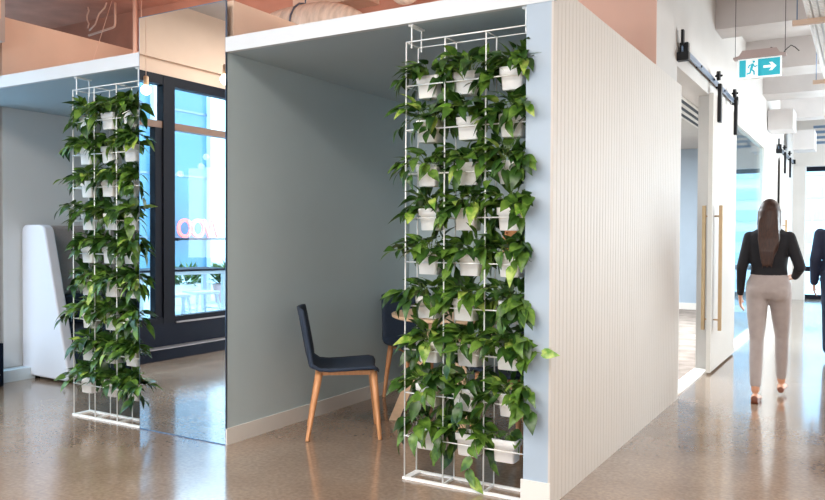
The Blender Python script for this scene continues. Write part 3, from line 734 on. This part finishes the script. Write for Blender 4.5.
def hand(mb, w_, d, palm, thumb_side):
    # wrist point, direction of the fingers, palm normal, side of the thumb
    d = Vector(d).normalized(); pn = Vector(palm).normalized(); sd = Vector(thumb_side).normalized(); w_ = Vector(w_)
    mb.loft([(w_+d*t_, sd*a, pn*b) for t_, a, b in ((-.01, .022, .017), (.02, .030, .015), (.06, .037, .014), (.085, .035, .012))], 12)
    for i, L in enumerate((.070, .078, .072, .055)):
        b_ = w_+d*.075+sd*(.028-.019*i)
        limb(mb, [b_, b_+d*L*.5+pn*.008, b_+d*L*.85+pn*.026], [.0095, .0085, .0070], 8)
    b_ = w_+d*.025+sd*.028
    limb(mb, [b_, b_+d*.03+sd*.022+pn*.006, b_+d*.06+sd*.024+pn*.016], [.011, .010, .008], 8)
m_skin = mat('skin', srgb(206, 152, 122), .5, noise=.03)
m_hair = mat('brown_hair', srgb(54, 29, 18), .5, noise=.35, nscale=14, stretch=(8, 8, .6))
m_blacktop = mat('black_cloth', srgb(24, 24, 30), .85, noise=.15, nscale=30, bump=.2, bscale=14)
m_trous = mat('grey_trousers', srgb(170, 160, 158), .85, noise=.05, nscale=20, bump=.25, bscale=10)
m_suit = mat('navy_suit', srgb(24, 32, 58), .8, noise=.10, nscale=20, bump=.2, bscale=12)
m_shoe = mat('brown_leather', srgb(120, 66, 42), .4, noise=.1)
m_shoeb = mat('black_leather', srgb(18, 18, 20), .35)

def head(mb, c, face):   # c: head centre, face: +1 looks along +y
    x, y, z = c; f = face
    secs = [(-.112, .030, .030, .035), (-.100, .042, .050, .022), (-.075, .055, .070, .010), (-.04, .066, .082, .004), (0, .073, .090, 0), (.04, .075, .094, -.004), (.075, .068, .086, -.006), (.10, .050, .064, -.006), (.115, .024, .034, -.006)]
    mb.loft([((x, y+dy*f, z+dz), (rx, 0, 0), (0, ry, 0)) for dz, rx, ry, dy in secs], 20)
    mb.loft([((x, y+f*(.083+a), z+dz), (rx, 0, 0), (0, .016, 0)) for dz, rx, a in ((-.042, .014, .008), (-.034, .016, .016), (-.01, .009, .008), (.018, .006, .0))], 8)   # nose
    for s_ in (-1, 1): mb.ball((x+s_*.076, y-.005*f, z-.012), .010, .020, .032)          # ears
    mb.ball((x, y+f*.088, z-.066), .022, .008, .007)                                         # lips
def face_parts(parent, c, f, hair):
    x, y, z = c
    e = MB()
    for s_ in (-1, 1): e.ball((x+s_*.030, y+f*.083, z+.004), .012, .008, .008)
    build('eyes', e, mat('eye_white', srgb(60, 45, 40), .2), parent, smooth=True)

# woman walking away, left foot planted, right foot ahead; local +y is her walking direction
W = thing('person', 'woman in black top and pale grey trousers walking away down the corridor', 'person', (-.655, 6.62, 0)); W.scale = (.945,)*3
b = MB()
b.loft([((0, .0, .86), (.125, 0, 0), (0, .085, 0)), ((0, -.01, .93), (.165, 0, 0), (0, .108, 0)), ((0, 0, 1.00), (.150, 0, 0), (0, .10, 0)), ((0, .01, 1.10), (.118, 0, 0), (0, .083, 0)),
        ((0, .01, 1.20), (.130, 0, 0), (0, .092, 0)), ((0, .005, 1.30), (.150, 0, 0), (0, .095, 0)), ((0, 0, 1.37), (.150, 0, 0), (0, .075, 0)), ((0, 0, 1.41), (.085, 0, 0), (0, .055, 0)), ((0, .005, 1.44), (.050, 0, 0), (0, .050, 0)), ((0, .015, 1.50), (.045, 0, 0), (0, .048, 0))], 20)
head(b, (0, .03, 1.545), 1)
LH, LK, LA = (-.085, -.01, .90), (-.078, -.07, .50), (-.070, -.19, .105)
RH, RK, RA = (.085, .0, .90), (.090, .17, .52), (.080, .30, .12)
limb(b, [LH, LK, LA], [.078, .050, .033]); limb(b, [RH, RK, RA], [.078, .050, .033])
LS, LE, LW = (-.150, 0, 1.350), (-.205, -.035, 1.09), (-.225, .06, .86)
RS, RE, RW = (.150, 0, 1.350), (.235, -.06, 1.11), (.185, .13, 1.02)
limb(b, [LS, LE, LW], [.043, .034, .021]); limb(b, [RS, RE, RW], [.043, .034, .021])
hand(b, LW, (0.0, .25, -1), (1, .2, 0), (0, 1, .2)); hand(b, RW, (-.7, .65, -.1), (0, 0, -1), (.3, .6, .5))
def foot(mb, a, z0=0, L=.16, pitch=0):
    a = Vector(a); base = Vector((a.x, a.y, z0+.035))
    mb.loft([((base.x, base.y+t_*L/.16, base.z+h+pitch*t_), (w_, 0, 0), (0, 0, hh)) for t_, w_, hh, h in ((-.055, .024, .026, .005), (-.03, .032, .034, .008), (.02, .033, .034, .006), (.08, .042, .026, -.004), (.13, .040, .020, -.010), (.165, .022, .013, -.014))], 12)
foot(b, LA, 0.0); foot(b, RA, 0.015, pitch=.15)
skinned('body', b, m_skin, W, .008, 4)
# trousers
tr = MB()
tr.loft([((0, -.0, .84), (.14, 0, 0), (0, .09, 0)), ((0, -.018, .90), (.178, 0, 0), (0, .122, 0)), ((0, -.012, .97), (.170, 0, 0), (0, .118, 0)), ((0, .0, 1.03), (.145, 0, 0), (0, .105, 0)), ((0, .005, 1.06), (.138, 0, 0), (0, .100, 0))], 24)
tr.ball((-.078, -.055, .905), .085, .075, .085); tr.ball((.078, -.050, .905), .085, .075, .085)
for H_, K_, A_ in ((LH, LK, LA), (RH, RK, RA)):
    H_, K_, A_ = Vector(H_), Vector(K_), Vector(A_); E_ = A_+(K_-A_)*.12
    limb(tr, [H_, H_.lerp(K_, .5), K_, K_.lerp(E_, .5), E_], [.092, .078, .056, .054, .044])
skinned('trousers', tr, m_trous, W, .010, 6)
tp = MB()
tp.loft([((0, .0, 1.035), (.145, 0, 0), (0, .108, 0)), ((0, .008, 1.10), (.136, 0, 0), (0, .10, 0)), ((0, .01, 1.20), (.148, 0, 0), (0, .108, 0)), ((0, .005, 1.30), (.166, 0, 0), (0, .11, 0)), ((0, 0, 1.375), (.162, 0, 0), (0, .088, 0)), ((0, 0, 1.42), (.095, 0, 0), (0, .066, 0)), ((0, .005, 1.445), (.060, 0, 0), (0, .058, 0))], 24)
limb(tp, [LS, LE, Vector(LE).lerp(Vector(LW), .92)], [.050, .043, .031]); limb(tp, [RS, RE, Vector(RE).lerp(Vector(RW), .92)], [.050, .045, .032])
skinned('long_sleeved_top', tp, m_blacktop, W, .010, 5)
hr = MB()
hr.ball((0, .008, 1.570), .083, .102, .102)
hr.loft([((0, -.035, 1.57), (.076, 0, 0), (0, .066, 0)), ((0, -.052, 1.50), (.078, 0, 0), (0, .054, 0)), ((.004, -.070, 1.42), (.082, 0, 0), (0, .046, 0)), ((.010, -.102, 1.34), (.084, 0, 0), (0, .040, 0)), ((.008, -.118, 1.25), (.070, 0, 0), (0, .034, 0)), ((.0, -.118, 1.18), (.050, 0, 0), (0, .026, 0)), ((-.006, -.112, 1.12), (.026, 0, 0), (0, .014, 0))], 18)
for s_ in (-1, 1): limb(hr, [(s_*.064, -.01, 1.56), (s_*.070, -.02, 1.46), (s_*.072, -.045, 1.38)], [.028, .024, .016], 8)
for k in range(7):
    x_ = -.062+.0205*k; limb(hr, [(x_, -.085, 1.50), (x_*1.12+.006, -.125, 1.34), (x_*.8, -.148, 1.24), (x_*.55, -.135, 1.10+.02*(k % 3))], [.012, .013, .012, .006], 8)
skinned('long_brown_hair', hr, m_hair, W, .009, 3)
face_parts(W, (0, .03, 1.545), 1, None)
sh = MB()
foot(sh, (LA[0], LA[1], 0), -.003, .165); sh.box(LA[0]-.030, LA[0]+.030, LA[1]-.05, LA[1]+.12, 0, .012)
skinned('shoe', sh, m_shoe, W, .007, 3)
sh = MB(); foot(sh, (RA[0], RA[1], 0), .012, .165, .15)
skinned('shoe', sh, m_shoe, W, .007, 3)

# second person at the right-hand edge
V = thing('person', 'person in dark navy suit walking at the far right of the corridor', 'person', (-.235, 9.25, 0)); V.scale = (.98,)*3
b = MB()
b.loft([((0, 0, .86), (.13, 0, 0), (0, .09, 0)), ((0, 0, .95), (.16, 0, 0), (0, .11, 0)), ((0, 0, 1.08), (.145, 0, 0), (0, .10, 0)), ((0, 0, 1.25), (.165, 0, 0), (0, .11, 0)), ((0, 0, 1.36), (.165, 0, 0), (0, .08, 0)), ((0, 0, 1.41), (.08, 0, 0), (0, .055, 0)), ((0, 0, 1.50), (.05, 0, 0), (0, .05, 0))], 20)
head(b, (0, .02, 1.56), 1)
l1 = [(-.09, 0, .90), (-.088, -.03, .49), (-.085, -.10, .085)]; l2 = [(.09, 0, .90), (.088, .12, .50), (.085, .16, .085)]
limb(b, l1, [.08, .052, .036]); limb(b, l2, [.08, .052, .036])
a1 = [(-.19, 0, 1.34), (-.235, -.03, 1.06), (-.245, .03, .80)]; a2 = [(.19, 0, 1.34), (.235, -.03, 1.06), (.245, .06, .81)]
limb(b, a1, [.045, .037, .024]); limb(b, a2, [.045, .037, .024])
hand(b, a1[2], (0, .15, -1), (1, .2, 0), (0, 1, .1)); hand(b, a2[2], (0, .2, -1), (-1, .2, 0), (0, 1, .1))
foot(b, l1[2]); foot(b, l2[2])
skinned('body', b, m_skin, V, .008, 4)
j = MB()
j.loft([((0, 0, .82), (.185, 0, 0), (0, .135, 0)), ((0, 0, .95), (.180, 0, 0), (0, .13, 0)), ((0, 0, 1.08), (.162, 0, 0), (0, .118, 0)), ((0, 0, 1.25), (.185, 0, 0), (0, .125, 0)), ((0, 0, 1.37), (.18, 0, 0), (0, .09, 0)), ((0, 0, 1.42), (.09, 0, 0), (0, .065, 0))], 24)
for a in (a1, a2): limb(j, [a[0], a[1], Vector(a[1]).lerp(Vector(a[2]), .93)], [.062, .055, .042])
skinned('suit_jacket', j, m_suit, V, .010, 5)
tr = MB(); tr.loft([((0, 0, .82), (.15, 0, 0), (0, .10, 0)), ((0, 0, 1.0), (.16, 0, 0), (0, .11, 0))], 24)
for l in (l1, l2): limb(tr, [l[0], l[1], Vector(l[1]).lerp(Vector(l[2]), .93)], [.10, .078, .066])
skinned('trousers', tr, m_suit, V, .010, 5)
hr = MB(); hr.ball((0, .0, 1.585), .088, .105, .10); hr.ball((0, -.04, 1.54), .078, .065, .07)
skinned('short_dark_hair', hr, mat('dark_hair', srgb(34, 24, 20), .5, noise=.2), V, .009, 3)
face_parts(V, (0, .02, 1.56), 1, None)
for l in (l1, l2):
    sh = MB(); foot(sh, (l[2][0], l[2][1], 0), 0, .175); skinned('shoe', sh, m_shoeb, V, .007, 3)
build('name_badge', B(-.13, -.07, .118, .124, 1.14, 1.22), mat('red_badge', srgb(200, 60, 70), .5), V)
